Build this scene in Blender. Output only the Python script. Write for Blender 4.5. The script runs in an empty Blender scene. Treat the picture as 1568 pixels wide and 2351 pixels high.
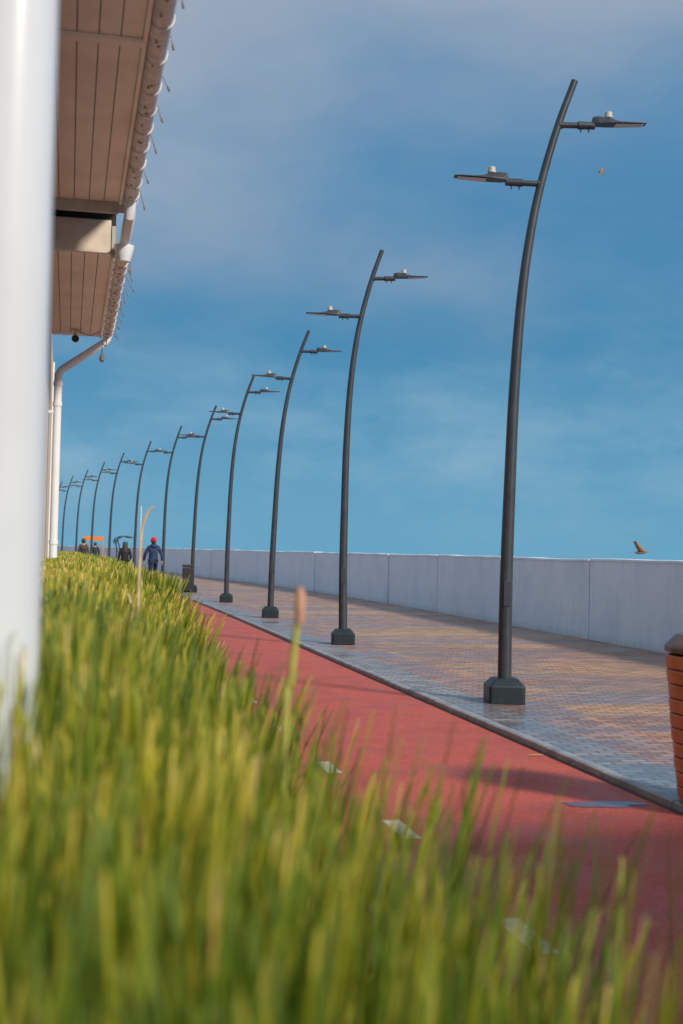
import bpy, math, random
import numpy as np
from mathutils import Vector, Matrix
random.seed(7); np.random.seed(7)
C = bpy.context.scene.collection
PI = math.pi
# ------------------------------------------------------------ camera
FP, CX, CY = 2900.0, 784.0, 1175.5
CAMH = 1.49; RHO = 0.022
d = Vector((157-CX, -(1253-CY), -FP)).normalized()
u = Vector((1, -RHO, 0)).cross(d).normalized()
r = d.cross(u).normalized()
CAM = Vector((0, 0, CAMH))
R = Matrix((r, d, u))
def W(px, py, Z):
    c = Vector(((px-CX)/FP*Z, -(py-CY)/FP*Z, -Z))
    return CAM + R @ c
def G(px, Z, z=0.0):
    cx = (px-CX)/FP*Z
    cy = (z-CAMH - u.x*cx + u.z*Z)/u.y
    return CAM + R @ Vector((cx, cy, -Z))
cam = bpy.data.cameras.new('Camera'); camo = bpy.data.objects.new('Camera', cam); C.objects.link(camo)
camo.matrix_world = Matrix.Translation(CAM) @ R.to_4x4()
cam.sensor_fit = 'VERTICAL'; cam.sensor_height = 36; cam.lens = FP/2351*36
cam.clip_start = 0.05; cam.clip_end = 9000
cam.dof.use_dof = True; cam.dof.focus_distance = 17; cam.dof.aperture_fstop = 2.6
bpy.context.scene.camera = camo
bpy.context.scene.view_settings.view_transform = 'Standard'
bpy.context.scene.view_settings.look = 'None'
bpy.context.scene.view_settings.exposure = 0
# ------------------------------------------------------------ materials
def nmat(name, col=(.5,.5,.5), rough=.6, metal=0, noise=0.0, nscale=8, bump=0.0, bscale=60, spec=.5, trans=0, col2=None):
    m = bpy.data.materials.new(name); m.use_nodes = True
    nt = m.node_tree; b = nt.nodes['Principled BSDF']
    b.inputs['Base Color'].default_value = (*col, 1); b.inputs['Roughness'].default_value = rough
    b.inputs['Metallic'].default_value = metal; b.inputs['Specular IOR Level'].default_value = spec
    tc = nt.nodes.new('ShaderNodeTexCoord')
    if noise > 0 or col2:
        n = nt.nodes.new('ShaderNodeTexNoise'); n.inputs['Scale'].default_value = nscale; n.inputs['Detail'].default_value = 6
        nt.links.new(tc.outputs['Object'], n.inputs['Vector'])
        mx = nt.nodes.new('ShaderNodeMix'); mx.data_type = 'RGBA'
        rp = nt.nodes.new('ShaderNodeValToRGB'); rp.color_ramp.elements[0].position = .3; rp.color_ramp.elements[1].position = .7
        nt.links.new(n.outputs['Fac'], rp.inputs[0]); nt.links.new(rp.outputs[0], mx.inputs[0])
        c2 = col2 if col2 else tuple(c*(1-noise) for c in col)
        mx.inputs[6].default_value = (*col, 1); mx.inputs[7].default_value = (*c2, 1)
        nt.links.new(mx.outputs[2], b.inputs['Base Color'])
    if bump > 0:
        n2 = nt.nodes.new('ShaderNodeTexNoise'); n2.inputs['Scale'].default_value = bscale; n2.inputs['Detail'].default_value = 4
        nt.links.new(tc.outputs['Object'], n2.inputs['Vector'])
        bp = nt.nodes.new('ShaderNodeBump'); bp.inputs['Strength'].default_value = bump; bp.inputs['Distance'].default_value = .01
        nt.links.new(n2.outputs['Fac'], bp.inputs['Height']); nt.links.new(bp.outputs[0], b.inputs['Normal'])
    return m
class NT:
    def __init__(s, m): s.nt = m.node_tree; s.b = s.nt.nodes['Principled BSDF']
    def n(s, t, **k):
        x = s.nt.nodes.new(t)
        for a, v in k.items(): setattr(x, a, v)
        return x
    def l(s, a, b): s.nt.links.new(a, b)
    def math(s, op, a, b=None, c=None):
        x = s.n('ShaderNodeMath', operation=op)
        for i, v in enumerate((a, b, c)):
            if v is None: continue
            if hasattr(v, 'links'): s.l(v, x.inputs[i])
            else: x.inputs[i].default_value = v
        return x.outputs[0]
    def mix(s, f, a, b, bt='MIX'):
        x = s.n('ShaderNodeMix', data_type='RGBA', blend_type=bt)
        for i, v in ((0, f), (6, a), (7, b)):
            if hasattr(v, 'links'): s.l(v, x.inputs[i])
            else: x.inputs[i].default_value = v if i == 0 else (*v, 1)
        return x.outputs[2]
    def ramp(s, f, stops, interp='LINEAR'):
        x = s.n('ShaderNodeValToRGB'); cr = x.color_ramp; cr.interpolation = interp
        while len(cr.elements) < len(stops): cr.elements.new(.5)
        for e, (p, c) in zip(cr.elements, stops):
            e.position = p; e.color = (*c, 1) if len(c) == 3 else c
        s.l(f, x.inputs[0]); return x.outputs[0]
    def noise(s, vec, scale, detail=5, rough=.5):
        x = s.n('ShaderNodeTexNoise'); x.inputs['Scale'].default_value = scale; x.inputs['Detail'].default_value = detail
        x.inputs['Roughness'].default_value = rough
        if vec is not None: s.l(vec, x.inputs['Vector'])
        return x.outputs['Fac']

M = {}
M['lamp'] = nmat('dark_painted_metal', (.05,.062,.078), .42, .2, noise=.3, nscale=6, bump=.05, bscale=90)
M['lampbase'] = nmat('base_painted_metal', (.02,.034,.044), .4, .1, noise=.3, nscale=9)
M['cap'] = nmat('sensor_plastic', (.5,.48,.44), .5, noise=.2)
M['lens'] = nmat('lamp_lens', (.55,.57,.6), .25)
M['white'] = nmat('white_paint', (.72,.76,.82), .28, noise=.08, nscale=4, bump=.05, bscale=30)
M['column'] = nmat('column_paint', (.60,.66,.75), .22, noise=.08, nscale=4)
M['gutter'] = nmat('gutter_paint', (.80,.78,.76), .4, noise=.35, nscale=14, bump=.3, bscale=25)
M['soffit'] = nmat('soffit_boards', (.94,.89,.82), .6, col2=(.80,.74,.66), nscale=2.5, bump=.15, bscale=20)
M['beam'] = nmat('beam_paint', (.74,.66,.56), .6, col2=(.54,.46,.37), nscale=5)
M['greybeam'] = nmat('grey_beam', (.5,.5,.46), .7, noise=.3)
M['dark'] = nmat('dark_gap', (.02,.02,.022), .8)
M['boardgap'] = nmat('board_gap', (.22,.19,.17), .8)
M['joint'] = nmat('joint_sealant', (.30,.34,.4), .8)
M['black'] = nmat('black_plastic', (.02,.02,.022), .4)
M['roof'] = nmat('roof_sheet', (.25,.22,.2), .5, noise=.3)
M['rust'] = nmat('spike_metal', (.2,.15,.11), .6, noise=.4, nscale=30)
M['siding'] = nmat('tan_siding', (.58,.48,.39), .6, noise=.2, nscale=3)
M['kerb'] = nmat('kerb_stone', (.37,.39,.42), .45, noise=.5, nscale=5, bump=.3, bscale=40)
M['kerbgap'] = nmat('kerb_joint_dark', (.10,.08,.07), .7, noise=.5, nscale=12)  # dark mottled strip along the kerb joint
M['ground'] = nmat('ground_concrete', (.22,.21,.2), .7, noise=.4, nscale=.8, bump=.2)
M['soil'] = nmat('bed_soil', (.035,.03,.015), .9, noise=.5)
M['mark'] = nmat('road_marking', (.80,.75,.70), .75, noise=.3, nscale=18, spec=.1)
M['puddle'] = nmat('puddle_water', (.22,.09,.09), .12, noise=.3, spec=.7)
M['wood'] = nmat('bin_wood', (.62,.25,.12), .4, col2=(.46,.16,.07), nscale=9, bump=.2, bscale=50)
M['woodtop'] = nmat('bin_top_wood', (.22,.15,.13), .45, noise=.3, nscale=9)
M['orange'] = nmat('orange_board', (.62,.2,.03), .5, noise=.1)
M['bench'] = nmat('bench_wood', (.3,.1,.04), .6, noise=.2)
M['stalk'] = nmat('dry_stalk', (.66,.54,.34), .6, noise=.3, nscale=20)
M['stalkg'] = nmat('green_stalk', (.45,.45,.1), .6, noise=.3, nscale=20)
M['stalktip'] = nmat('brown_stalk_tip', (.52,.29,.21), .7, noise=.3, nscale=20)
M['skin'] = nmat('skin', (.5,.28,.2), .5, noise=.08)
M['leafstick'] = nmat('dry_stick', (.4,.22,.1), .7, noise=.3)
M['paleleaf'] = nmat('pale_foliage', (.4,.42,.45), .7, noise=.4, nscale=3)
M['bark'] = nmat('bark', (.12,.1,.08), .8, noise=.3)
M['birdb'] = nmat('bird_feathers', (.36,.23,.12), .7, col2=(.14,.08,.05), nscale=40)
M['birdl'] = nmat('bird_wing_feathers', (.42,.3,.18), .7, col2=(.1,.06,.04), nscale=60)
M['shadow_block'] = nmat('shadow_block_grey', (.5,.5,.5), .6, noise=.2)

# red track
m = nmat('red_rubber_track', rough=.7); q = NT(m); uv = q.n('ShaderNodeTexCoord').outputs['UV']
n1 = q.noise(uv, .9, 6, .6); n2 = q.noise(uv, 60, 5, .8); n3 = q.noise(uv, 22, 4, .6); n4 = q.noise(uv, 2.2, 5, .6)
c = q.ramp(n1, [(.3,(.50,.095,.065)), (.5,(.63,.13,.09)), (.7,(.46,.085,.06))])
c = q.mix(q.math('MULTIPLY', q.ramp(n2, [(.40,(0,0,0)), (.58,(1,1,1))]), .65), c, (.24,.03,.03))
c = q.mix(q.math('MULTIPLY', q.ramp(n3, [(.52,(0,0,0)), (.70,(1,1,1))]), .35), c, (.74,.27,.18))
c = q.mix(q.math('MULTIPLY', q.ramp(n4, [(.48,(0,0,0)), (.68,(1,1,1))]), .33), c, (.30,.05,.045))
q.l(c, q.b.inputs['Base Color'])
q.l(q.ramp(n4, [(.4,(.75,.75,.75)), (.64,(.5,.5,.5))]), q.b.inputs['Roughness'])
bp = q.n('ShaderNodeBump'); bp.inputs['Strength'].default_value = .7; bp.inputs['Distance'].default_value = .006
q.l(n2, bp.inputs['Height']); q.l(bp.outputs[0], q.b.inputs['Normal']); M['track'] = m
# paving
m = nmat('brick_paving', rough=.4); q = NT(m); uv = q.n('ShaderNodeTexCoord').outputs['UV']
sp = q.n('ShaderNodeSeparateXYZ'); q.l(uv, sp.inputs[0]); X, Y = sp.outputs[0], sp.outputs[1]
fx = q.math('FLOOR', q.math('DIVIDE', q.math('SUBTRACT', X, 4.7), 4.4)); fy = q.math('FLOOR', q.math('DIVIDE', Y, .9))
cb = q.n('ShaderNodeCombineXYZ'); q.l(fx, cb.inputs[0]); q.l(fy, cb.inputs[1])
wn = q.n('ShaderNodeTexWhiteNoise', noise_dimensions='2D'); q.l(cb.outputs[0], wn.inputs['Vector'])
zone = q.ramp(wn.outputs['Value'], [(0,(.46,.28,.17)), (.3,(.37,.22,.17)), (.5,(.48,.32,.21)), (.68,(.34,.25,.24)), (.84,(.42,.24,.17))], 'CONSTANT')
near = q.math('LESS_THAN', X, 4.6)
near2 = q.math('LESS_THAN', X, 4.1)
zone = q.mix(near, zone, (.36,.24,.22)); zone = q.mix(near2, zone, (.29,.29,.31))
bt = q.n('ShaderNodeTexBrick'); cb2 = q.n('ShaderNodeCombineXYZ'); q.l(X, cb2.inputs[0]); q.l(Y, cb2.inputs[1]); q.l(cb2.outputs[0], bt.inputs['Vector'])
bt.inputs['Scale'].default_value = 1; bt.inputs['Brick Width'].default_value = .2; bt.inputs['Row Height'].default_value = .1
bt.inputs['Mortar Size'].default_value = .008; bt.inputs['Mortar Smooth'].default_value = .2
bt.inputs['Color1'].default_value = (.68,.66,.66,1); bt.inputs['Color2'].default_value = (1.22,1.22,1.22,1); bt.inputs['Mortar'].default_value = (.18,.16,.16,1)
c = q.mix(1.0, zone, bt.outputs['Color'], 'MULTIPLY')
mp = q.n('ShaderNodeMapping'); mp.inputs['Scale'].default_value = (.5,1.4,1); q.l(uv, mp.inputs[0])
n1 = q.noise(mp.outputs[0], .8, 6, .6); n2 = q.noise(uv, 3.5, 4)
wet = q.math('ADD', q.math('MULTIPLY', n1, .75), q.math('MULTIPLY', n2, .25))
ny = q.ramp(q.math('DIVIDE', Y, 40), [(.15,(1,1,1)), (.42,(.25,.25,.25))])
wet = q.math('ADD', wet, q.math('MULTIPLY', q.math('MULTIPLY', q.math('SUBTRACT', 4.7, q.math('MINIMUM', X, 4.7)), .14), ny))
wetm = q.ramp(wet, [(.49,(0,0,0)), (.62,(1,1,1))])
c = q.mix(q.math('MULTIPLY', wetm, .4), c, (.16,.12,.11))
q.l(c, q.b.inputs['Base Color'])
q.l(q.ramp(wet, [(.42,(.62,.62,.62)), (.53,(.38,.38,.38)), (.64,(.12,.12,.12))]), q.b.inputs['Roughness'])
bp = q.n('ShaderNodeBump'); bp.inputs['Strength'].default_value = .4; bp.inputs['Distance'].default_value = .004
q.l(q.math('SUBTRACT', q.math('MULTIPLY', n2, .6), bt.outputs['Fac']), bp.inputs['Height']); q.l(bp.outputs[0], q.b.inputs['Normal']); M['paving'] = m
# sea wall
m = nmat('painted_concrete', rough=.7); q = NT(m); oc = q.n('ShaderNodeTexCoord').outputs['Object']
mp = q.n('ShaderNodeMapping'); mp.inputs['Scale'].default_value = (3,3,.35); q.l(oc, mp.inputs[0])
n1 = q.noise(mp.outputs[0], 3, 6, .6); n2 = q.noise(oc, 1.1, 5); n3 = q.noise(oc, 40, 3)
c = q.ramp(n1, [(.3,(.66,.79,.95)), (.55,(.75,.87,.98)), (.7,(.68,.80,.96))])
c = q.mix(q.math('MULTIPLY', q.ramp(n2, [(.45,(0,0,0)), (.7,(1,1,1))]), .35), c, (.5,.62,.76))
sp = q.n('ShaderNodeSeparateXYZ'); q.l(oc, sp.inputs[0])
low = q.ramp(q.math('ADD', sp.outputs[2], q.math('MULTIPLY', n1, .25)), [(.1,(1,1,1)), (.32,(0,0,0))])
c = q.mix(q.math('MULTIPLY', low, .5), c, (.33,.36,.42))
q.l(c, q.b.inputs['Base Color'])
bp = q.n('ShaderNodeBump'); bp.inputs['Strength'].default_value = .3; bp.inputs['Distance'].default_value = .01
q.l(n3, bp.inputs['Height']); q.l(bp.outputs[0], q.b.inputs['Normal']); M['seawall'] = m
# sea
m = nmat('sea_water', (.03,.09,.13), .12); q = NT(m); oc = q.n('ShaderNodeTexCoord').outputs['Object']
bp = q.n('ShaderNodeBump'); bp.inputs['Strength'].default_value = .6; bp.inputs['Distance'].default_value = .3
q.l(q.noise(oc, .6, 6), bp.inputs['Height']); q.l(bp.outputs[0], q.b.inputs['Normal']); M['sea'] = m
# grass
m = bpy.data.materials.new('grass_blades'); m.use_nodes = True; q = NT(m)
at = q.n('ShaderNodeAttribute', attribute_name='tint'); sp = q.n('ShaderNodeSeparateColor'); q.l(at.outputs['Color'], sp.inputs[0])
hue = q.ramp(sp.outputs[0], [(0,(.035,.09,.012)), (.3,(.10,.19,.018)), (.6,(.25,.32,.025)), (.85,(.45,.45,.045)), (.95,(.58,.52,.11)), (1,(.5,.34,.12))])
dk = q.ramp(sp.outputs[1], [(0,(.04,.05,.035)), (.5,(.13,.17,.13)), (.72,(.45,.51,.45)), (.88,(1,1,.95)), (.955,(1.15,1.05,1.0)), (.965,(1.5,1.25,2.2)), (1,(1.6,1.3,2.8))])  # gap shade between blades put into the colour, dark at roots; pale tips
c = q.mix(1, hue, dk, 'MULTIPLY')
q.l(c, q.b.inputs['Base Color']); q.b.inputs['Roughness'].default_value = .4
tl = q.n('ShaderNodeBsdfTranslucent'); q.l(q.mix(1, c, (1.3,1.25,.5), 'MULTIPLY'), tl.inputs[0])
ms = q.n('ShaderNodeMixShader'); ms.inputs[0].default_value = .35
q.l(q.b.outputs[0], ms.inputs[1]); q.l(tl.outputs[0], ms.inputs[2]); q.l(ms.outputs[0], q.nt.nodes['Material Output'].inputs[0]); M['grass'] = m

# ------------------------------------------------------------ mesh helpers
class MB:
    def __init__(s): s.v = []; s.f = []; s.uv = None
    def box(s, x0, x1, y0, y1, z0, z1, mat=None):
        n = len(s.v)
        p = [(x0,y0,z0),(x1,y0,z0),(x1,y1,z0),(x0,y1,z0),(x0,y0,z1),(x1,y0,z1),(x1,y1,z1),(x0,y1,z1)]
        if mat is not None: p = [tuple(mat @ Vector(a)) for a in p]
        s.v += p
        s.f += [tuple(n+i for i in f) for f in ((3,2,1,0),(4,5,6,7),(0,1,5,4),(1,2,6,5),(2,3,7,6),(3,0,4,7))]
        return s
    def tube(s, pts, rad, n=12, cap=True, arc=None):
        pts = [Vector(p) for p in pts]
        if not hasattr(rad, '__len__'): rad = [rad]*len(pts)
        b0 = len(s.v); prev = None
        for i, p in enumerate(pts):
            t = (pts[min(i+1,len(pts)-1)] - pts[max(i-1,0)]).normalized()
            if prev is None:
                a = Vector((0,0,1)) if abs(t.z) < .9 else Vector((1,0,0))
                e1 = t.cross(a).normalized()
            else: e1 = (prev - t*prev.dot(t)).normalized()
            prev = e1; e2 = t.cross(e1)
            for k in range(n):
                a = 2*PI*k/n
                s.v.append(tuple(p + (e1*math.cos(a) + e2*math.sin(a))*rad[i]))
        for i in range(len(pts)-1):
            for k in range(n):
                s.f.append((b0+i*n+k, b0+i*n+(k+1)%n, b0+(i+1)*n+(k+1)%n, b0+(i+1)*n+k))
        if cap:
            s.f.append(tuple(b0+k for k in range(n))[::-1]); s.f.append(tuple(b0+(len(pts)-1)*n+k for k in range(n)))
        return s
    def prism(s, prof, axis, a0, a1):
        n = len(s.v); k = len(prof)
        for a in (a0, a1):
            for p in prof:
                s.v.append({'x':(a,p[0],p[1]), 'y':(p[0],a,p[1]), 'z':(p[0],p[1],a)}[axis])
        s.f.append(tuple(range(n, n+k))[::-1]); s.f.append(tuple(range(n+k, n+2*k)))
        for i in range(k): s.f.append((n+i, n+(i+1)%k, n+k+(i+1)%k, n+k+i))
        return s
    def lathe(s, prof, c=(0,0,0), n=20, sx=1, sy=1):
        b = len(s.v)
        for (rr, z) in prof:
            for k in range(n):
                a = 2*PI*k/n; s.v.append((c[0]+rr*math.cos(a)*sx, c[1]+rr*math.sin(a)*sy, c[2]+z))
        for i in range(len(prof)-1):
            for k in range(n): s.f.append((b+i*n+k, b+i*n+(k+1)%n, b+(i+1)*n+(k+1)%n, b+(i+1)*n+k))
        s.f.append(tuple(b+k for k in range(n))[::-1]); s.f.append(tuple(b+(len(prof)-1)*n+k for k in range(n)))
        return s
    def build(s, name, mat, parent=None, smooth=False, bevel=0):
        me = bpy.data.meshes.new(name); me.from_pydata(s.v, [], s.f); me.update()
        if s.uv:
            l = me.uv_layers.new(name='UVMap')
            for lp in me.loops: l.data[lp.index].uv = s.uv[lp.vertex_index]
        me.materials.append(mat)
        if smooth:
            me.shade_smooth()
            try: me.set_sharp_from_angle(angle=math.radians(40))
            except Exception: pass
        o = bpy.data.objects.new(name, me); C.objects.link(o)
        if parent: o.parent = parent
        if bevel:
            bv = o.modifiers.new('bevel', 'BEVEL'); bv.width = bevel; bv.segments = 2; bv.limit_method = 'ANGLE'
        return o
def tag(o, label=None, cat=None, group=None, kind=None):
    if label: o['label'] = label
    if cat: o['category'] = cat
    if group: o['group'] = group
    if kind: o['kind'] = kind
    return o
def thing(name, label, cat, loc=(0,0,0), rz=0, group=None):
    o = bpy.data.objects.new(name, None); C.objects.link(o); o.empty_display_size = .1
    o.location = loc; o.rotation_euler = (0,0,rz); return tag(o, label, cat, group)
def kids(o): return [x for x in C.objects if x.parent == o]
def copy_tree(o, parent=None):
    c = o.copy(); C.objects.link(c); c.parent = parent
    for ch in kids(o): copy_tree(ch, c)
    return c

# ------------------------------------------------------------ lamp line and the bend of the promenade
LX = [1157,787,620,519,440,373,307,249,208,173,141,118]
LZ = [FP*6.1*(.000705+.0004155*i) for i in range(12)]
LP = [G(x, z) for x, z in zip(LX, LZ)]
X0 = sum(p.x for p in LP[:4])/4
ky = [p.y for p in LP]; kx = [p.x for p in LP]
sl = (kx[-1]-kx[6])/(ky[-1]-ky[6])
ky = [-80, ky[0]] + [ky[i] for i in range(3, 12)] + [ky[-1]+600]
kx = [0, 0] + [kx[i]-X0 for i in range(3, 12)] + [kx[-1]-X0+sl*600]
kx[2] = 0
def D(y):
    return float(np.mean(np.interp([y-5,y-2.5,y,y+2.5,y+5], ky, kx)))
def ang(y): return -math.atan((D(y+1)-D(y-1))/2)
def ribbon(name, x0, x1, z, mat, y0=-30, y1=420, step=2.0, nx=1):
    b = MB(); b.uv = []
    ys = list(np.arange(y0, min(y1,160), step)) + ([y1] if y1 <= 160 else list(np.arange(160, y1+1, 20)))
    for y in ys:
        for k in range(nx+1):
            x = x0+(x1-x0)*k/nx
            b.v.append((x+D(y), y, z)); b.uv.append((x, y))
    w = nx+1
    for i in range(len(ys)-1):
        for k in range(nx): b.f.append((i*w+k, i*w+k+1, (i+1)*w+k+1, (i+1)*w+k))
    return tag(b.build(name, mat), kind='structure')
sea = MB(); sea.v = [(-4000,-4000,-2.2),(4000,-4000,-2.2),(4000,4000,-2.2),(-4000,4000,-2.2)]; sea.f = [(0,1,2,3)]
tag(sea.build('sea', M['sea']), kind='structure')
WX = 9.0; KX = 3.54
ribbon('ground', -300, WX+.2, -.02, M['ground'])
ribbon('cycle_path', .62, KX, 0.0, M['track'])
ribbon('promenade_paving', KX+.12, WX+.02, .04, M['paving'])
b = MB(); y = -8.0
while y < 150:
    a0, a1 = y+.006, y+.994
    n = len(b.v); dz = random.uniform(-.004,.004)
    for yy in (a0, a1):
        for (x, z) in ((KX+.02,-.05),(KX+.028,.042+dz),(KX+.045,.050+dz),(KX+.105,.050+dz),(KX+.115,.046+dz),(KX+.12,-.05)):
            b.v.append((x+D(yy), yy, z))
    b.f += [(n+5,n+4,n+3,n+2,n+1,n), (n+6,n+7,n+8,n+9,n+10,n+11)]
    for i in range(6): b.f.append((n+i, n+(i+1)%6, n+6+(i+1)%6, n+6+i))
    y += 1.0
tag(b.build('kerb', M['kerb']), kind='structure')
ribbon('kerb_channel', KX-.008, KX+.03, .004, M['kerbgap'])
ribbon('bed_soil', -.25, .62, .02, M['soil'], y0=-2, y1=34)
cs = math.cos(math.atan(627/FP)); sn = math.sin(math.atan(627/FP))
b = MB()
for zc in [5.0-1.9*2, 5.0-1.9, 5.0] + [6.86+1.9*k for k in range(0, 40)]:
    yc = (zc - 1.80*sn)/cs
    n = len(b.v)
    for (x, yy) in ((1.745,yc-.23),(1.845,yc-.23),(1.845,yc+.23),(1.745,yc+.23)): b.v.append((x+D(yy), yy, .004))
    b.f.append((n,n+1,n+2,n+3))
tag(b.build('centre_line_marking', M['mark']), kind='structure')
def puddle(cx, cy, rx, ry, z, rot=0, seed=1):
    rd = random.Random(seed); b = MB(); N = 60; ph = [rd.uniform(0,6) for _ in range(6)]
    for k in range(N):
        a = 2*PI*k/N; rr = 1+.22*math.sin(2*a+ph[0])+.12*math.sin(3*a+ph[1])+.08*math.sin(5*a+ph[2])+.05*math.sin(9*a+ph[3])
        x, y = rx*rr*math.cos(a), ry*rr*math.sin(a)
        b.v.append((cx+x*math.cos(rot)-y*math.sin(rot), cy+x*math.sin(rot)+y*math.cos(rot), z))
    b.f.append(tuple(range(N))); return tag(b.build('puddle', M['puddle']), kind='structure')
p = G(1385, 7.62); puddle(p.x, p.y, .26, .085, .004, -.2, 2)

# ------------------------------------------------------------ street lamps
def spline(P, n):
    out = []
    P = [Vector(p) for p in P]; Q = [P[0]*2-P[1]] + P + [P[-1]*2-P[-2]]
    for i in range(1, len(Q)-2):
        for k in range(n):
            t = k/n; a, b_, c_, d_ = Q[i-1], Q[i], Q[i+1], Q[i+2]
            out.append(.5*((2*b_)+(c_-a)*t+(2*a-5*b_+4*c_-d_)*t*t+(3*b_-a-3*c_+d_)*t**3))
    out.append(P[-1]); return out
def make_lamp():
    t = thing('street_lamp', 'x', 'street lamp')
    ctl = [(0,0,.2),(.0,0,1.2),(.02,0,2.2),(.045,0,3.08),(.10,0,3.99),(.185,0,4.69),(.29,0,5.22),(.445,0,5.78),(.605,0,6.235)]
    pts = spline(ctl, 6); N = len(pts)
    rad = [.069 + (.035-.069)*(min(1, p.z/6.1))**1.2 for p in pts]
    MB().tube(pts, rad, 18).build('pole', M['lamp'], t, True)
    MB().box(-.035,.035,-.073,-.060,.95,1.2).build('access_hatch', M['lamp'], t, bevel=.004)
    bs = MB(); 
    def ring(h, z, c):
        return [(-h+c,-h,z),(h-c,-h,z),(h,-h+c,z),(h,h-c,z),(h-c,h,z),(-h+c,h,z),(-h,h-c,z),(-h,-h+c,z)]
    prof = [ring(.180,.0,.02), ring(.180,.17,.02), ring(.115,.245,.03)]
    for L_ in prof: bs.v += L_
    for i in range(2):
        for k in range(8): bs.f.append((i*8+k, i*8+(k+1)%8, (i+1)*8+(k+1)%8, (i+1)*8+k))
    bs.f.append(tuple(range(16,24))); bs.f.append(tuple(range(8))[::-1])
    bo = bs.build('base_cover', M['lampbase'], t, bevel=.008)
    for s_ in (-1,1): 
        for w in (-1,1): MB().tube([(s_*.115,w*.115,.2),(s_*.115,w*.115,.235)], .012, 6).build('bolt', M['lamp'], bo)
    for s_, x, z in ((-1,.29,5.175),(1,.445,5.78)):
        K_ = 1.02
        a = MB().tube([(x,0,z),(x+s_*.36*K_,0,z+.005)], [.031,.029], 12)
        a.tube([(x+s_*.0,0,z),(x+s_*.045,0,z)], .04, 12)
        arm = a.build('arm', M['lamp'], t, True)
        j = MB().tube([(x+s_*.20,0,z+.004),(x+s_*.37,0,z+.006)], [.041,.037], 12)
        jo = j.build('clamp', M['lamp'], arm, True)
        for q_ in (.23,.31): MB().tube([(x+s_*q_,0,z-.03),(x+s_*q_,0,z-.065)], .008, 6).build('screw', M['lamp'], jo)
        X_ = lambda v: x + s_*v*K_
        prof = [(.33,.035,.025),(.345,.094,.035),(.40,.100,.065),(.50,.088,.078),(.60,.060,.08),(.70,.049,.075),(.80,.045,.065),(.87,.043,.045)]
        lm = MB(); 
        for (px_, top, hw) in prof:
            bot = .012+.026*((px_-.33)/.53)
            lm.v += [(X_(px_),-hw,z+bot),(X_(px_),-hw,z+bot+.009),(X_(px_),-hw*.35,z+max(top,bot+.016)),(X_(px_),hw*.35,z+max(top,bot+.016)),(X_(px_),hw,z+bot+.009),(X_(px_),hw,z+bot)]
        for i in range(len(prof)-1):
            for k in range(6): 
                f = (i*6+k, i*6+(k+1)%6, (i+1)*6+(k+1)%6, (i+1)*6+k); lm.f.append(f if s_>0 else f[::-1])
        lm.f.append(tuple(range(6))); lm.f.append(tuple(range(len(prof)*6-6, len(prof)*6))[::-1])
        lo = lm.build('luminaire', M['lamp'], t, bevel=.003)
        ln = MB(); ln.v = [(X_(.56),-.055,z+.020),(X_(.84),-.04,z+.034),(X_(.84),.04,z+.034),(X_(.56),.055,z+.020),
                           (X_(.56),-.055,z+.012),(X_(.84),-.04,z+.026),(X_(.84),.04,z+.026),(X_(.56),.055,z+.012)]
        ln.f = [(0,1,2,3),(7,6,5,4),(0,4,5,1),(1,5,6,2),(2,6,7,3),(3,7,4,0)]; ln.build('lens', M['lens'], lo)
        MB().lathe([(.03,0),(.042,.01),(.042,.03),(.038,.032),(.038,.062),(.033,.067)], (X_(.50),0,z+.083), 16).build('sensor_cap', M['cap'], lo, True)
    return t
ordn = ['nearest and tallest street lamp, its chamfered base box standing nearest the wooden bin',
 'second street lamp from the front, curved dark pole next behind the nearest lamp',
 'third street lamp from the front along the kerb of the red path',
 'fourth street lamp from the front, one nearer than the lamp with the bin',
 'fifth street lamp from the front, with the dark litter bin at its base',
 'sixth street lamp from the front, right behind the man in the red hat',
 'seventh street lamp from the front, between the red-hatted man and the woman in black',
 'eighth street lamp from the front, just left of the woman in the black coat',
 'ninth street lamp from the front, rising behind the orange board',
 'tenth street lamp from the front, just left of the walker in the brown jacket',
 'eleventh street lamp from the front, just right of the white downpipe foot',
 'farthest visible street lamp, mostly hidden behind the white downpipe']
proto = make_lamp()
lean = [0,-.019,.014,0,.008,-.004,0,0,0,0,0,0]
for i, p in enumerate(LP):
    o = proto if i == 0 else copy_tree(proto)
    o.location = (p.x, p.y, .04); o.rotation_euler = (0, lean[i], ang(p.y) - .15)
    tag(o, ordn[i], 'street lamp', 'double-armed street lamps along the promenade')

# ------------------------------------------------------------ sea wall
wl = thing('sea_wall', 'long pale painted concrete parapet wall along the far side of the promenade', 'wall', (0,0,0))
y = 20.9-4.7*6; k = 0
while y < 240:
    b = MB(); h = 1.463+random.uniform(-.012,.012); n = 6; off = random.uniform(-.015,.015)
    for i in range(n+1):
        yy = y+.024 + (4.7-.048)*i/n; dx = D(yy)+WX+off; hh = h+random.uniform(-.007,.007)
        b.v += [(dx,yy,-.1),(dx,yy,hh-.05),(dx-.015,yy,hh-.045),(dx-.012,yy,hh-.01),(dx+.02,yy,hh),(dx+.3,yy,hh),(dx+.33,yy,hh-.05),(dx+.3,yy,-2.3)]
    for i in range(n):
        for j in range(8): b.f.append((i*8+j, (i+1)*8+j, (i+1)*8+(j+1)%8, i*8+(j+1)%8))
    b.f.append(tuple(range(8))); b.f.append(tuple(range(n*8, n*8+8))[::-1])
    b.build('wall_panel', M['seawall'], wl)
    yj = y; MB().box(WX+D(yj)+.022, WX+D(yj)+.25, yj-.023, yj+.023, -.1, h-.03).build('joint_filler', M['joint'], wl)
    y += 4.7; k += 1

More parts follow.
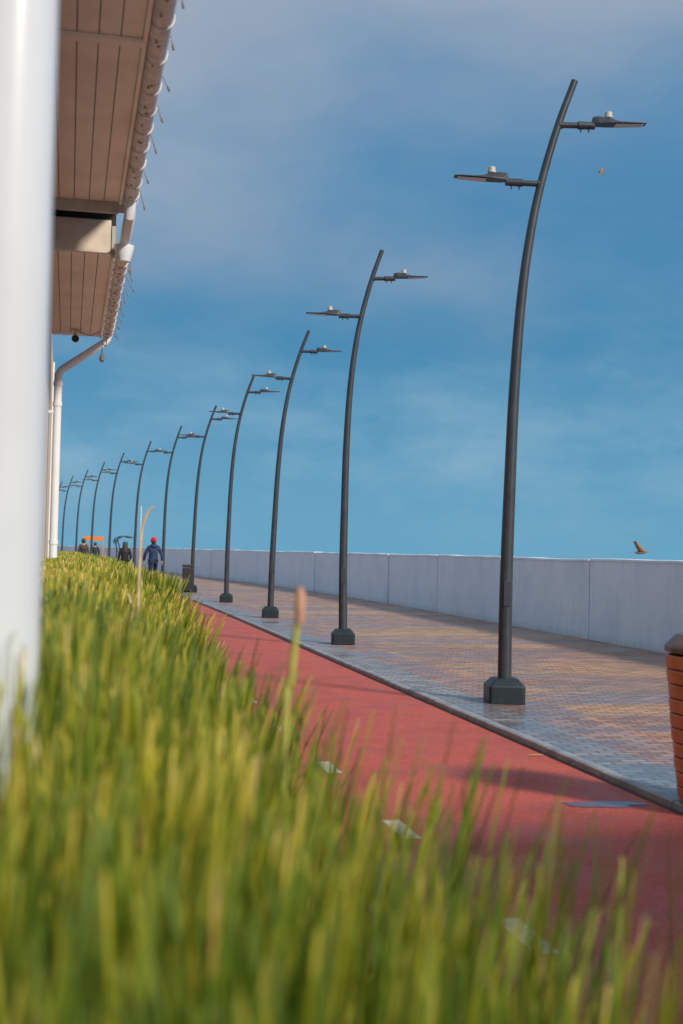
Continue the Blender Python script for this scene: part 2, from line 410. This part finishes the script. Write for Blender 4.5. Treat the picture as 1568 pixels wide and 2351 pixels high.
# ------------------------------------------------------------ building on the left
bd = thing('building', 'low pale building with boarded eaves at the left edge, beside the grass bed', 'building')
WALLX = -.26
zn, zf = 4.19, 3.89
def Yz(Z, x=0): return (Z - x*sn)/cs
YA, YB, YC, YD = Yz(1.0), Yz(9.75), Yz(10.2), Yz(14.35)
YE = Yz(16.6)
w = MB()
yy = -3.0; w.box(WALLX-6, WALLX-.02, -3, YE, 0, zf+.25)
while yy < YE-.05:
    w.box(WALLX-.03, WALLX+random.uniform(-.002,.002), yy+.004, min(yy+.146,YE), .0, (zn if yy < YB else zf)-.005); yy += .15
w.build('wall', M['siding'], bd)
MB().box(WALLX-.03, WALLX+.02, YE-.12, YE+.02, 0, zf-.006).build('corner_trim', M['white'], bd, bevel=.004)
def soffit(y0, y1, z, xo):
    b = MB(); x = WALLX; wd = (xo-WALLX)/5
    for k in range(5):
        b.box(x+.003, x+wd-.003, y0, y1, z, z+.02); x += wd
    o = b.build('soffit', M['soffit'], bd)
    MB().box(WALLX, xo, y0, y1, z+.021, z+.05).build('soffit_backing', M['boardgap'], o)
    MB().box(xo, xo+.025, y0, y1, z-.02, z+.16).build('fascia', M['soffit'], o, bevel=.004)
    return o
XN, XF = .31, .28
soffit(-2.5, YB, zn, XN); soffit(YC+.05, YD, zf, XF)
MB().box(WALLX, XN+.02, Yz(6.55), Yz(6.62), zn-.028, zn-.002).build('batten', M['soffit'], bd, bevel=.003)
rf = MB(); rf.prism([(XN+.08, zn+.14),(XN+.08,zn+.18),(WALLX-3.0,zn+1.2),(WALLX-6.3,zn+.2),(WALLX-6.3,zn+.14)], 'y', -2.6, YC+.4); rf.build('roof', M['roof'], bd)
rf = MB(); rf.prism([(XF+.08, zf+.12),(XF+.08,zf+.18),(WALLX-3.0,zf+1.2),(WALLX-6.3,zf+.2),(WALLX-6.3,zf+.12)], 'y', YC+.41, YD+.03); rf.build('roof', M['roof'], bd)
MB().box(WALLX, XF-.01, YC, YC+.048, zf-.004, zf+.27).build('cross_beam', M['beam'], bd, bevel=.006)
MB().box(XF-.004, XF+.028, YC-.01, YC+.048, zf-.03, zf+.22).build('beam_end', M['greybeam'], bd)
MB().box(WALLX, XN, YB+.002, YB+.05, zn-.085, zn+.139).build('lintel', M['greybeam'], bd)
MB().box(WALLX, XN, YC+.07, YC+.10, zf+.1, zf+.4).build('lintel_gap_shade', M['dark'], bd)  # dark panel behind the beam, the slot's shade put into its colour
def gutter(y0, y1, x, z, rr, nsp):
    b = MB(); n = 12
    for yy_ in (y0, y1):
        for k in range(n+1):
            a = PI + PI*k/n; b.v.append((x+rr*math.cos(a), yy_, z+rr*math.sin(a)))
        for k in range(n+1):
            a = 2*PI - PI*k/n; b.v.append((x+(rr-.006)*math.cos(a), yy_, z+(rr-.006)*math.sin(a)+.001))
    N = 2*(n+1)
    for k in range(N): b.f.append((k, (k+1)%N, N+(k+1)%N, N+k))
    g = b.build('gutter', M['gutter'], bd, True)
    for ye in (y0-.004, y1):
        e = MB(); st = 0
        for yy_ in (ye, ye+.006):
            for k in range(n+1):
                a = PI+PI*k/n; e.v.append((x+(rr+.003)*math.cos(a), yy_, z+(rr+.003)*math.sin(a)))
        e.f += [tuple(range(st,st+n+1)), tuple(range(st+n+1, st+2*n+2))[::-1]]
        for k in range(n+1): e.f.append((st+k, st+n+1+k, st+n+1+(k+1)%(n+1), st+(k+1)%(n+1)))
        e.build('end_cap', M['white'], g)
    yy_ = y0+.15
    while yy_ < y1:
        pts = [(x+(rr+.004)*math.cos(PI+PI*k/10), yy_, z+(rr+.004)*math.sin(PI+PI*k/10)) for k in range(11)]
        pts = [(x-rr-.04, yy_, z+.05)] + pts + [(x+rr+.004, yy_, z+.02)]
        MB().tube(pts, .005, 6).build('bracket', M['gutter'], g, True); yy_ += random.uniform(.3,.5)
    cb_ = []; yy_ = y0+.05; sd = 1
    while yy_ < y1-.1:
        cb_.append((x-rr-.012 if sd > 0 else x-rr*.2, yy_, z+.02 if sd > 0 else z-rr-.006)); sd = -sd; yy_ += .17
    MB().tube(cb_, .0035, 5).build('heating_cable', M['rust'], g)
    for k in range(nsp):
        ys = y0+.1+(y1-y0-.2)*(k+random.uniform(.2,.8))/nsp
        L_ = random.uniform(.05,.15); dr = Vector((random.uniform(.05,.55), random.uniform(-.5,.1), -1)).normalized()
        p0 = Vector((x-rr-.02+random.uniform(-.02,.02), ys, z+.03))
        p1 = Vector((x+rr*.9+.008, ys-.04, z-.01))
        sp_ = MB().tube([p0, Vector((x, ys-.02, z-rr-.008)), p1, p1+dr*L_], .0038, 6)
        e_ = p1+dr*L_
        sp_.tube([e_, e_+dr*.025], .0065, 6)
        sp_.build('spike', M['rust'], g)
    return g
gutter(-2.4, YB-.0, .395, zn+.03, .060, 22)
gutter(YC-.1, YD-.02, .37, zf+.03, .056, 14)
MB().tube([(.395,YB-.10,zn-.02),(.395,YB-.08,zn-.12),(.375,YC-.05,zf+.06)], [.045,.045,.043], 14).build('outlet_pipe', M['white'], bd, True)
MB().lathe([(.05,-.09),(.068,-.03),(.08,.02),(.082,.04)], (.375,YC-.07,zf+.01), 18).build('funnel', M['white'], bd, True)
px_ = -.165; yp = YD-.12
dp = MB().tube([(.37,yp,zf+.0),(.365,yp,zf-.04),(.345,yp,zf-.075),(px_+.03,yp,zf-.42),(px_,yp,zf-.47),(px_,yp,zf-.7),(px_,yp,0)], .045, 16).build('downpipe', M['white'], bd, True)
for z_ in (zf-.60, 3.06, 1.5): MB().tube([(px_,yp,z_),(px_,yp,z_+.05)], .052, 16).build('collar', M['white'], dp, True)
MB().box(WALLX, px_, yp-.02, yp+.02, 2.98, 3.01).build('pipe_bracket', M['white'], dp)
co = G(-86, 2.02); 
cl = MB().tube([(co.x,co.y,0),(co.x,co.y,zn-.003)], .082, 48).build('column', M['column'], bd, True)
MB().tube([(co.x,co.y,0),(co.x,co.y,.12)], .1, 40).build('column_foot', M['column'], cl, True)
sc = W(174, 745, 14.0); sc.z = zf
t = thing('security_camera', 'small security camera with black face under the far end of the boarded eaves', 'camera', sc)
MB().lathe([(.05,-.012),(.05,0)]).build('mount_plate', M['beam'], t)
MB().tube([(0,0,-.01),(0,0,-.07)], .015, 8).build('bracket', M['beam'], t)
ca = MB().tube([(0,-.07,-.115),(0,.07,-.095)], .042, 16).build('body', M['cap'], t, True)
MB().tube([(0,-.085,-.117),(0,-.069,-.115)], .038, 16).build('lens', M['black'], ca, True)
hs = W(234, 822, 14.1)
t = thing('hanging_bulb', 'small dark bulb dangling on a thin cable below the gutter end', 'bulb', hs)
top = Vector((.36, hs.y+.02, zf-.05)) - hs
MB().tube(spline([tuple(top), (top.x*.5+.01,0,top.z*.55), (0,0,.16), (0,0,.05)], 6), .005, 6).build('cable', M['black'], t)
MB().lathe([(.012,.05),(.02,.03),(.03,0),(.026,-.03),(.008,-.045)]).build('bulb', M['rust'], t, True)
t2 = MB().tube(spline([(sc.x+.03,sc.y,zf-.02),(sc.x+.15,sc.y,zf-.06),(.2,sc.y,zf-.05),(.3,sc.y,zf+.0)],6), .004, 6).build('cable', M['black'], bd)

# ------------------------------------------------------------ grass
def nz(x, y, s=0):
    return (np.sin(x*5.1+y*2.3+s)+np.sin(y*1.7-x*3.3+2*s)+np.sin(y*4.3+1.3*x+s*3))/3
def blades(ranges):
    roots = []
    for (y0, y1, dens, w) in ranges:
        n = int((y1-y0)*1.05*dens); x = np.random.uniform(-.24, .80, n); y = np.random.uniform(y0, y1, n)
        nearf = np.clip((10-y)/3, 0, 1)
        edge = .39 + .06*np.sin(y*2.1) + .05*np.sin(y*5.3+1)
        pk = 1 - nearf*np.clip((x-edge)/.12, 0, 1)*.955
        keep = np.random.rand(n) < pk; x, y = x[keep], y[keep]; n = len(x)
        roots.append(np.stack([x, y, np.full(n, w)], 1))
    P = np.concatenate(roots); n = len(P); x, y, w = P.T
    near = np.clip((11-y)/4, 0, 1)
    H = .165 + (.19 + .36*near)*np.clip(x,0,2)
    H += .06*nz(x, y) + np.random.exponential(.11, n)*(.5+.5*np.clip((12-y)/8,0,1)) - .035
    tall = np.random.rand(n) < .03; H[tall] -= .07
    H += .06*np.clip((2.4-y)/.6,0,1)*(x<.1)
    H = np.maximum(H, .13)
    H += np.clip((1.7-y)/1.2, 0, 1)*.10
    # loose, sparse fringe leaning over the near part of the path
    m_ = 200
    Hf = np.random.uniform(.30, .62, m_); rf_ = 1.15 + 1.15*np.random.rand(m_)**1.4
    xf = rf_*Hf - .10; yf = np.random.uniform(1.2, 2.8, m_)
    m2 = 420
    H2 = np.random.uniform(.42, .66, m2); x2 = np.random.uniform(.38, 1.0, m2); y2 = np.random.uniform(.8, 1.75, m2)
    x = np.concatenate([x, xf, x2]); y = np.concatenate([y, yf, y2]); w = np.concatenate([w, np.full(m_+m2, .0062)]); H = np.concatenate([H, Hf, H2])
    n = len(x)
    h = CAMH - H
    lx = .05*nz(x*2, y*2, 5) + np.random.normal(.01, .06, n) + .20*np.clip(x-.30, 0, .5)
    ly = .05*nz(x*2, y*2, 9) + np.random.normal(0, .06, n)
    a = np.random.uniform(0, PI, n); ww = w*np.random.uniform(.5, 1.35, n)
    T = np.array([0, .5, .72, .86, .965, 1.0]); WD = np.array([.7, 1, 1, .90, .78, .55])
    V = np.zeros((n, 6, 2, 3)); col = np.zeros((n, 6, 2, 4)); rnd = np.clip(np.random.beta(1.6,2.0,n)*.95 + .18*nz(x*.7,y*.7,3) + .08*(x<.3) + .20*np.clip((y-2.2)/5,0,1) - .10, 0, .95)
    dead = np.random.rand(n) < .010; rnd[dead] = 1; ww[dead] *= .6
    for i, (t, wd) in enumerate(zip(T, WD)):
        cx = x + lx*t**2.2*1.2; cy = y + ly*t**2.2*1.2; cz = h*t
        for s in (0, 1):
            sg = (s-.5)
            V[:, i, s, 0] = cx + sg*ww*wd*np.cos(a+.5*t); V[:, i, s, 1] = cy + sg*ww*wd*np.sin(a+.5*t); V[:, i, s, 2] = cz
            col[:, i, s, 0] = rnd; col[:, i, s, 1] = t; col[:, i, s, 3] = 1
    base = (np.arange(n)*12)[:, None, None]
    q = np.array([[2*i, 2*i+1, 2*i+3, 2*i+2] for i in range(5)])[None]
    F = (base + q).reshape(-1, 4)
    me = bpy.data.meshes.new('grass'); me.vertices.add(n*12); me.vertices.foreach_set('co', V.reshape(-1))
    me.loops.add(F.size); me.loops.foreach_set('vertex_index', F.reshape(-1).astype(np.int32))
    me.polygons.add(len(F)); me.polygons.foreach_set('loop_start', np.arange(0, F.size, 4, dtype=np.int32)); me.update(calc_edges=True)
    ca = me.color_attributes.new('tint', 'FLOAT_COLOR', 'POINT'); ca.data.foreach_set('color', col.reshape(-1))
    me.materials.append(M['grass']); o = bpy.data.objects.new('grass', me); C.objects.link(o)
    return tag(o, 'dense bed of upright yellow green rush-like grass between building and red path', 'grass', kind='stuff')
blades([(.6,3.0,2300,.0065), (3.0,7,1800,.0086), (7,13,1200,.0125), (13,22,750,.017), (22,33,460,.024)])
def stalk(pts, Zs, rad, mats, label, tipn=0):
    P = [W(x, y, Zs) for x, y in pts]; root = Vector((P[0].x, P[0].y, 0))
    t = thing('plant_stalk', label, 'stalk', root)
    L_ = spline([Vector((0,0,0))] + [p-root for p in P], 6)
    MB().tube(L_, [rad*(1-.35*i/len(L_)) for i in range(len(L_))], 8).build('stem', mats[0], t, True)
    if tipn:
        e = L_[-1]; MB().tube([e-Vector((0,0,.04)), e-Vector((0,0,.01)), e+Vector((0,0,.02)), e+Vector((0,0,.03))], [rad*.85, rad*1.15, rad*1.05, rad*.5], 10).build('seed_head', mats[1], t, True)
stalk([(316,1420),(322,1260),(326,1215),(338,1178),(353,1163)], 5.5, .0075, (M['stalk'],), 'tall bent dry stalk curling above the grass beside the man in the red hat')
stalk([(652,1720),(668,1560),(680,1450),(689,1385)], 2.4, .009, (M['stalkg'], M['stalktip']), 'upright blurred stalk with reddish brown tip in front of the red path', 1)
stalk([(300,1500),(303,1430),(300,1385),(293,1362)], 4.6, .007, (M['stalk'],), 'short withered brown stalk low among the grass at left')

# ------------------------------------------------------------ wooden bin right edge
bp_ = G(1664, 7.45)
t = thing('litter_bin', 'round wooden slatted bin with brown cap cut off by the right edge', 'bin', (bp_.x, bp_.y, .04))
H_ = .86; body = MB(); nrow = 10
for k in range(nrow):
    z0 = .03+H_*k/nrow; z1 = .03+H_*(k+1)/nrow-.008
    def rr(z): return .262+.09*(z/H_)**.8
    n = len(body.v); ns = 48; jt = random.uniform(-.003,.003)
    for i in range(ns):
        a = 2*PI*i/ns
        for (z, dr) in ((z0,-.004),(z0+.006,0),(z1-.006,0),(z1,-.004),(z1,-.022),(z0,-.022)):
            R_ = rr(z)+dr+jt; body.v.append((R_*math.cos(a), R_*math.sin(a), z))
    for i in range(ns):
        for j in range(6): body.f.append((n+i*6+j, n+((i+1)%ns)*6+j, n+((i+1)%ns)*6+(j+1)%6, n+i*6+(j+1)%6))
body.build('slats', M['wood'], t)
MB().lathe([(.22,0),(.225,.05),(.31,H_)], n=32).build('liner', M['dark'], t, True)
cp = MB(); 
cp.lathe([(.34,H_+.035),(.358,H_+.04),(.360,H_+.07),(.345,H_+.09),(.29,H_+.145),(.26,H_+.155),(.05,H_+.16)], n=12)
cp.build('cap', M['woodtop'], t, False, bevel=.006)
g = G(430, 41.5)
t = thing('litter_bin', 'slim dark litter bin standing at the foot of the fifth lamp', 'bin', (g.x, g.y, .04), ang(g.y))
MB().box(-.17,.17,-.17,.17,.05,.82).build('body', M['black'], t, bevel=.02)
MB().box(-.175,.175,-.175,.175,.835,.92).build('lid', M['black'], t, bevel=.02)
MB().box(-.12,.12,-.12,.12,.0,.05).build('foot', M['dark'], t)
MB().box(-.11,.11,-.176,-.171,.6,.72).build('opening', M['dark'], t)
g = G(1228, 9.4)
tag(MB().tube([(g.x-.06,g.y,.010),(g.x,g.y-.01,.013),(g.x+.07,g.y+.01,.010)], [.005,.007,.004], 7).build('dry_stick', M['leafstick'], None, True), 'short dry stick lying on the red path near the kerb', 'stick')
# ------------------------------------------------------------ distant furniture
g = G(212, 74)
t = thing('sign_board', 'orange board on two posts beyond the far walkers', 'sign', (g.x, g.y, 0), ang(74))
MB().box(-.60,.60,-.03,.03,1.82,2.08).build('board', M['orange'], t, bevel=.01)
for s_ in (-1,1): MB().box(s_*.57-.03,s_*.57+.03,-.028,.028,0,1.81).build('post', M['orange'], t)
MB().box(-.54,.54,-.025,.025,1.50,1.54).build('rail', M['bench'], t)
g = G(283, 62)
t = thing('curved_shelter', 'dark curved metal canopy frame on legs behind the woman in black', 'shelter', (g.x, g.y, 0), ang(62))
ar = [(-.45,1.67),(-.42,1.85),(-.25,1.97),(0,2.02),(.42,1.97)]
for yy_ in (-.5,.5):
    MB().tube(spline([(a,yy_,b_) for a,b_ in ar],5), .025, 8).build('arch', M['lamp'], t, True)
    MB().tube([(-.40,yy_,1.83),(-.28,yy_,1.4),(-.3,yy_,0)], .03, 8).build('leg', M['lamp'], t, True)
cv = MB(); ar2 = spline([(a,0,b_-.06) for a,b_ in ar[1:]],5)
for p in ar2: cv.v += [(p.x,-.5,p.z),(p.x,.5,p.z)]
for i in range(len(ar2)-1): cv.f.append((2*i,2*i+1,2*i+3,2*i+2))
cv.build('canopy', M['lampbase'], t)
g = G(320, 66)
t = thing('flagpole', 'thin bare white pole just left of the man in the red hat', 'pole', (g.x, g.y, 0))
MB().tube([(0,0,.05),(0,0,3.65)], [.035,.025], 10).build('mast', M['white'], t, True)
MB().lathe([(.09,0),(.09,.04),(.04,.06)]).build('foot', M['white'], t)
g = G(240, 56)
t = thing('bench', 'reddish brown wooden bench on the promenade by the far walkers', 'bench', (g.x, g.y, 0), ang(56))
MB().box(-.6,.6,-.22,.22,.42,.47).build('seat', M['bench'], t, bevel=.01)
MB().box(-.6,.6,.2,.24,.55,.95).build('backrest', M['bench'], t, bevel=.01)
for s_ in (-1,1):
    MB().box(s_*.5-.03,s_*.5+.03,-.2,.23,0,.42).build('leg', M['lamp'], t)
g = G(104, 60)
t = thing('tree', 'small pale frosted looking tree at the far corner of the building', 'tree', (g.x, g.y, 0))
MB().tube([(0,0,0),(.03,0,.7),(0,0,1.5)], [.06,.045,.02], 8).build('trunk', M['bark'], t, True)
cr = MB(); rd = random.Random(4)
for k in range(900):
    v = Vector((rd.gauss(0,1),rd.gauss(0,1),rd.gauss(0,1))).normalized()*rd.uniform(.3,1)**.5
    c0 = Vector((v.x*.38, v.y*.38, 1.3+v.z*.75)); a = Vector((rd.gauss(0,1),rd.gauss(0,1),rd.gauss(0,1))).normalized()*.045; b2 = a.cross(v).normalized()*.04
    n = len(cr.v); cr.v += [tuple(c0-a),tuple(c0+b2),tuple(c0+a),tuple(c0-b2)]; cr.f.append((n,n+1,n+2,n+3))
cr.build('crown', M['paleleaf'], t)

# ------------------------------------------------------------ people
def skinned(name, V, E, Rr, mat, parent, root=0, sub=1):
    me = bpy.data.meshes.new(name); me.from_pydata(V, E, []); me.materials.append(mat)
    o = bpy.data.objects.new(name, me); C.objects.link(o); o.parent = parent
    o.modifiers.new('skin', 'SKIN').use_smooth_shade = True
    sv = me.skin_vertices[0].data
    for i, x in enumerate(Rr):
        sv[i].radius = x if isinstance(x, tuple) else (x, x); sv[i].use_root = (i == root)
    if sub: s_ = o.modifiers.new('sub', 'SUBSURF'); s_.levels = sub; s_.render_levels = sub
    return o
def person(label, px, Z, height, jacket, trousers, stride=.12, hat=None, hair=(.03,.02,.015), longhair=False, coat=0, bag=False, rz=0, hood=False, arms=0):
    g = G(px, Z); k = height/1.75
    t = thing('person', label, 'person', (g.x, g.y, .0 if (g.x-D(g.y)) < KX else .04), rz); t.scale = (k,k,k)
    V = []; E = []; Rr = []
    def add(p, rr_, par=None):
        V.append(p); Rr.append(rr_); i = len(V)-1
        if par is not None: E.append((par, i))
        return i
    pel = add((0,0,.95), (.13,.10)); sp_ = add((0,0,1.15), (.12,.09), pel); ch = add((0,0,1.36), (.14,.10), sp_)
    nk = add((0,.0,1.5), .055, ch); hb = add((0,.02,1.57), .07, nk); hd = add((0,.02,1.65), .085, hb); ht = add((0,.01,1.71), .06, hd)
    add((0,.115,1.63), .014, hd)
    for s_ in (-1,1): add((s_*.095,.01,1.63), .014, hd)
    J = {}
    for s_ in (-1,1):
        sw = s_*stride
        sh = add((s_*.18,0,1.42), .055, ch); el = add((s_*(.25+arms),-.04-sw*.4,1.15), .042, sh); wr = add((s_*(.255+arms*1.3),.04-sw*.8,.91), .03, el)
        ax = .255+arms*1.3
        pm = add((s_*ax,.055-sw*.85,.85), .03, wr)
        for f in range(4):
            a = add((s_*ax, .03+f*.02-sw*.85, .80), .0095, pm); b_ = add((s_*(ax-.01), .032+f*.02-sw*.85, .755+.006*abs(f-1.5)), .008, a)
        th = add((s_*(ax-.012),.10-sw*.85,.82), .010, pm)
        hp = add((s_*.09,0,.90), .09, pel); kn = add((s_*.1,.03+sw*.9,.50), .06, hp); an = add((s_*.1,sw*1.8-.02,.1), .042, kn)
        to = add((s_*.11,sw*1.8+.14,.04), .035, an)
        J[s_] = (V[sh],V[el],V[wr],V[hp],V[kn],V[an],V[to])
    skinned('body', V, E, Rr, M['skin'], t)
    mj = nmat('jacket_cloth', jacket, .8, noise=.3, nscale=12); mt = nmat('trouser_cloth', trousers, .85, noise=.3, nscale=12)
    bot = .86-coat
    V2 = [(0,0,.96),(0,0,1.15),(0,0,1.37),(0,0,1.48),(0,0,bot)]; E2 = [(0,1),(1,2),(2,3),(0,4)]; R2 = [(.185,.135),(.175,.135),(.19,.14),.085,(.19+coat*.15,.14+coat*.1)]
    for s_ in (-1,1):
        sh,el,wr = J[s_][:3]; n = len(V2); V2 += [sh,el,wr]; E2 += [(2,n),(n,n+1),(n+1,n+2)]; R2 += [.085,.068,.052]
    skinned('jacket', V2, E2, R2, mj, t)
    V3 = [(0,0,.95)]; E3 = []; R3 = [(.15,.115)]
    for s_ in (-1,1):
        hp,kn,an = J[s_][3:6]; n = len(V3); V3 += [hp,kn,(an[0],an[1],an[2]+.01)]; E3 += [(0,n),(n,n+1),(n+1,n+2)]; R3 += [.108,.078,.062]
    skinned('trousers', V3, E3, R3, mt, t)
    for s_ in (-1,1):
        an, to = J[s_][5], J[s_][6]
        skinned('shoe', [(an[0],an[1]-.04,.045),(an[0],an[1]+.06,.05),(to[0],to[1]+.04,.035)], [(0,1),(1,2)], [.045,.048,.036], M['black'], t)
    if hat:
        mh = nmat('hat_knit', hat, .9, noise=.2, nscale=40)
        MB().lathe([(.105,-.02),(.114,0),(.112,.05),(.095,.10),(.06,.135),(.02,.15)], (0,.005,1.66), 18).build('hat', mh, t, True)
        MB().lathe([(.112,-.025),(.118,-.02),(.118,.02),(.112,.025)], (0,.005,1.66), 18).build('hat_brim', mh, t, True)
    mhr = nmat('hair', hair, .6, noise=.3, nscale=30)
    if longhair:
        MB().lathe([(.05,-.38),(.13,-.34),(.135,-.2),(.115,-.05),(.115,.04),(.09,.10),(.03,.125)], (0,-.03,1.65), 18, 1, .75).build('hair', mhr, t, True)
    else:
        MB().lathe([(.07,-.10),(.098,-.05),(.104,.03),(.08,.09),(.03,.115)], (0,-.012,1.66), 18).build('hair', mhr, t, True)
    if hood:
        MB().lathe([(.05,-.09),(.13,-.06),(.14,0),(.10,.05),(.07,.06)], (0,-.06,1.49), 16, 1, .7).build('hood', mj, t, True)
    if bag:
        b_ = thing('backpack', 'dark backpack worn by the walker in the brown jacket', 'backpack', (g.x, g.y-.16*k, .0), rz)
        MB().box(-.13,.13,-.12,.0,1.0,1.4).build('pack', M['black'], b_, bevel=.04)
        for s_ in (-1,1): MB().tube([(s_*.09,-.01,1.1),(s_*.1,.02,1.3),(s_*.09,.1,1.48)], .012, 6).build('strap', M['black'], b_)
    return t
person('man in red knit hat and navy hooded jacket walking away beside the grass', 350, 48.8, 1.80, (.014,.04,.11), (.01,.02,.045), .13, hat=(.7,.01,.02), rz=.05, arms=.06, hood=True)
person('long-haired woman in black coat walking on the path', 285, 54, 1.70, (.012,.012,.015), (.01,.01,.012), .1, longhair=True, coat=.2, hair=(.05,.03,.02), rz=.1)
person('far walker in brown jacket and dark cap, left of the orange board', 190, 71, 1.82, (.09,.06,.04), (.02,.025,.04), .1, hat=(.05,.04,.035), rz=.1, bag=True)
person('smallest walker, dark blue clothes, under the orange board', 217, 79, 1.68, (.02,.035,.06), (.012,.015,.025), .1, rz=.1)

# ------------------------------------------------------------ birds
def bird(label, loc, sc_, rz, up, tilt=0):
    t = thing('bird', label, 'bird', loc, rz); t.scale = (sc_,)*3; t.rotation_euler = (0, tilt, rz)
    V = [(0,0,0),(.05,0,.008),(.085,0,.022),(.105,0,.02),(.125,0,.014),(-.05,0,.0),(-.085,0,.002)]
    skinned('body', V, [(0,1),(1,2),(2,3),(3,4),(0,5),(5,6)], [.026,.026,.018,.016,.003,.020,.008], M['birdb'], t, sub=2)
    tl_ = MB(); tl_.v = [(-.07,-.008,.004),(-.07,.008,.004),(-.15,.022,.0),(-.155,0,.0),(-.15,-.022,.0),(-.11,0,.008)]; tl_.f = [(0,1,5),(1,2,5),(2,3,5),(3,4,5),(4,0,5)]; tl_.build('tail', M['birdl'], t)
    for s_ in (-1,1):
        wg = MB()
        if up:
            le = [(.045,.02,.015),(.03,.04,.07),(-.02,.055,.12),(-.09,.06,.175)]
            te = [(-.03,.02,.01),(-.035,.035,.04),(-.06,.05,.085),(-.095,.06,.165)]
        else:
            le = [(.045,.022,.02),(.0,.034,.015),(-.05,.03,.008),(-.11,.012,.0)]
            te = [(.03,.02,-.008),(-.01,.03,-.014),(-.055,.026,-.010),(-.105,.012,-.004)]
        for a, b_ in zip(le, te): wg.v += [(a[0],s_*a[1],a[2]),(b_[0],s_*b_[1],b_[2])]
        for i in range(3): wg.f.append((2*i,2*i+1,2*i+3,2*i+2))
        o = wg.build('wing', M['birdl'], t, True); sm = o.modifiers.new('sol','SOLIDIFY'); sm.thickness = .004
    return t
bird('small brown bird with raised wings flying just above the sea wall at right', W(1470,1269,13.0), .70, -.25, True)
bird('tiny brown bird with folded wings in the sky below the nearest lamp head', W(1380,395,15), .85, 1.0, False, -.5)

# ------------------------------------------------------------ unseen hut-like block behind the camera, added to cast foreground shade
t = thing('shadow_block', 'plain grey hut-shaped block added out of view behind the viewer to cast shade', 'shadow_block', (0,.25,0))
MB().box(3.75,8.0,-4,2.35,.04,2.9).build('wall', M['shadow_block'], t, bevel=.02)
MB().box(3.6,8.15,-4.15,2.5,2.902,3.05).build('roof', M['roof'], t, bevel=.01)
MB().box(3.72,3.745,-1.5,-.5,.05,2.1).build('door', M['lampbase'], t)

# ------------------------------------------------------------ light
el = math.radians(32); hx, hy = .57, -.82
S = Vector((hx*math.cos(el), hy*math.cos(el), math.sin(el))).normalized()
sun = bpy.data.lights.new('Sun', 'SUN'); sun.energy = 4.2; sun.angle = math.radians(8); sun.color = (1.0,.89,.74)
so = bpy.data.objects.new('Sun', sun); C.objects.link(so); so.rotation_euler = S.to_track_quat('Z','Y').to_euler()
w_ = bpy.data.worlds.new('World'); bpy.context.scene.world = w_; w_.use_nodes = True
class WT(NT):
    def __init__(s, w): s.nt = w.node_tree; s.b = s.nt.nodes['Background']
q = WT(w_)
sky = q.n('ShaderNodeTexSky', sky_type='NISHITA'); sky.sun_disc = False; sky.sun_elevation = el; sky.sun_rotation = math.atan2(hx, hy)
gc = q.n('ShaderNodeTexCoord').outputs['Generated']
sp = q.n('ShaderNodeSeparateXYZ'); q.l(gc, sp.inputs[0])
mp = q.n('ShaderNodeMapping'); mp.inputs['Scale'].default_value = (1,1,2.0); mp.inputs['Rotation'].default_value = (0,.5,0); q.l(gc, mp.inputs[0])
nA = q.noise(mp.outputs[0], 2.6, 6, .5)
mp2 = q.n('ShaderNodeMapping'); mp2.inputs['Scale'].default_value = (1,1,2.6); mp2.inputs['Rotation'].default_value = (0,.18,0); q.l(gc, mp2.inputs[0])
nB = q.noise(mp2.outputs[0], 6.5, 6, .58)
zc = sp.outputs[2]
K = 10
base = q.ramp(zc, [(0.0,(.13*K,.375*K,.56*K)), (.07,(.105*K,.325*K,.52*K)), (.16,(.062*K,.25*K,.445*K)), (.26,(.070*K,.24*K,.44*K)), (.42,(.12*K,.275*K,.465*K)), (.6,(.55*K,.6*K,.67*K)), (1,(.75*K,.79*K,.87*K))])
mk = q.math('ADD', q.math('SUBTRACT', zc, q.math('MULTIPLY', sp.outputs[0], .40)), q.math('MULTIPLY', q.math('SUBTRACT', nA, .5), .65))
mk = q.ramp(mk, [(.07,(0,0,0)), (.36,(1,1,1))], 'EASE')
c = q.mix(mk, base, (.33*K,.40*K,.505*K))
band = q.ramp(zc, [(.0,(.3,.3,.3)), (.07,(1,1,1)), (.13,(.7,.7,.7)), (.2,(.2,.2,.2))])
lowc = q.math('MULTIPLY', q.math('MULTIPLY', q.ramp(nB, [(.44,(0,0,0)), (.66,(1,1,1))]), band), .6)
c = q.mix(lowc, c, (.26*K,.45*K,.60*K))
c = q.mix(.05, c, sky.outputs[0])
q.l(c, q.b.inputs[0]); q.b.inputs[1].default_value = .1
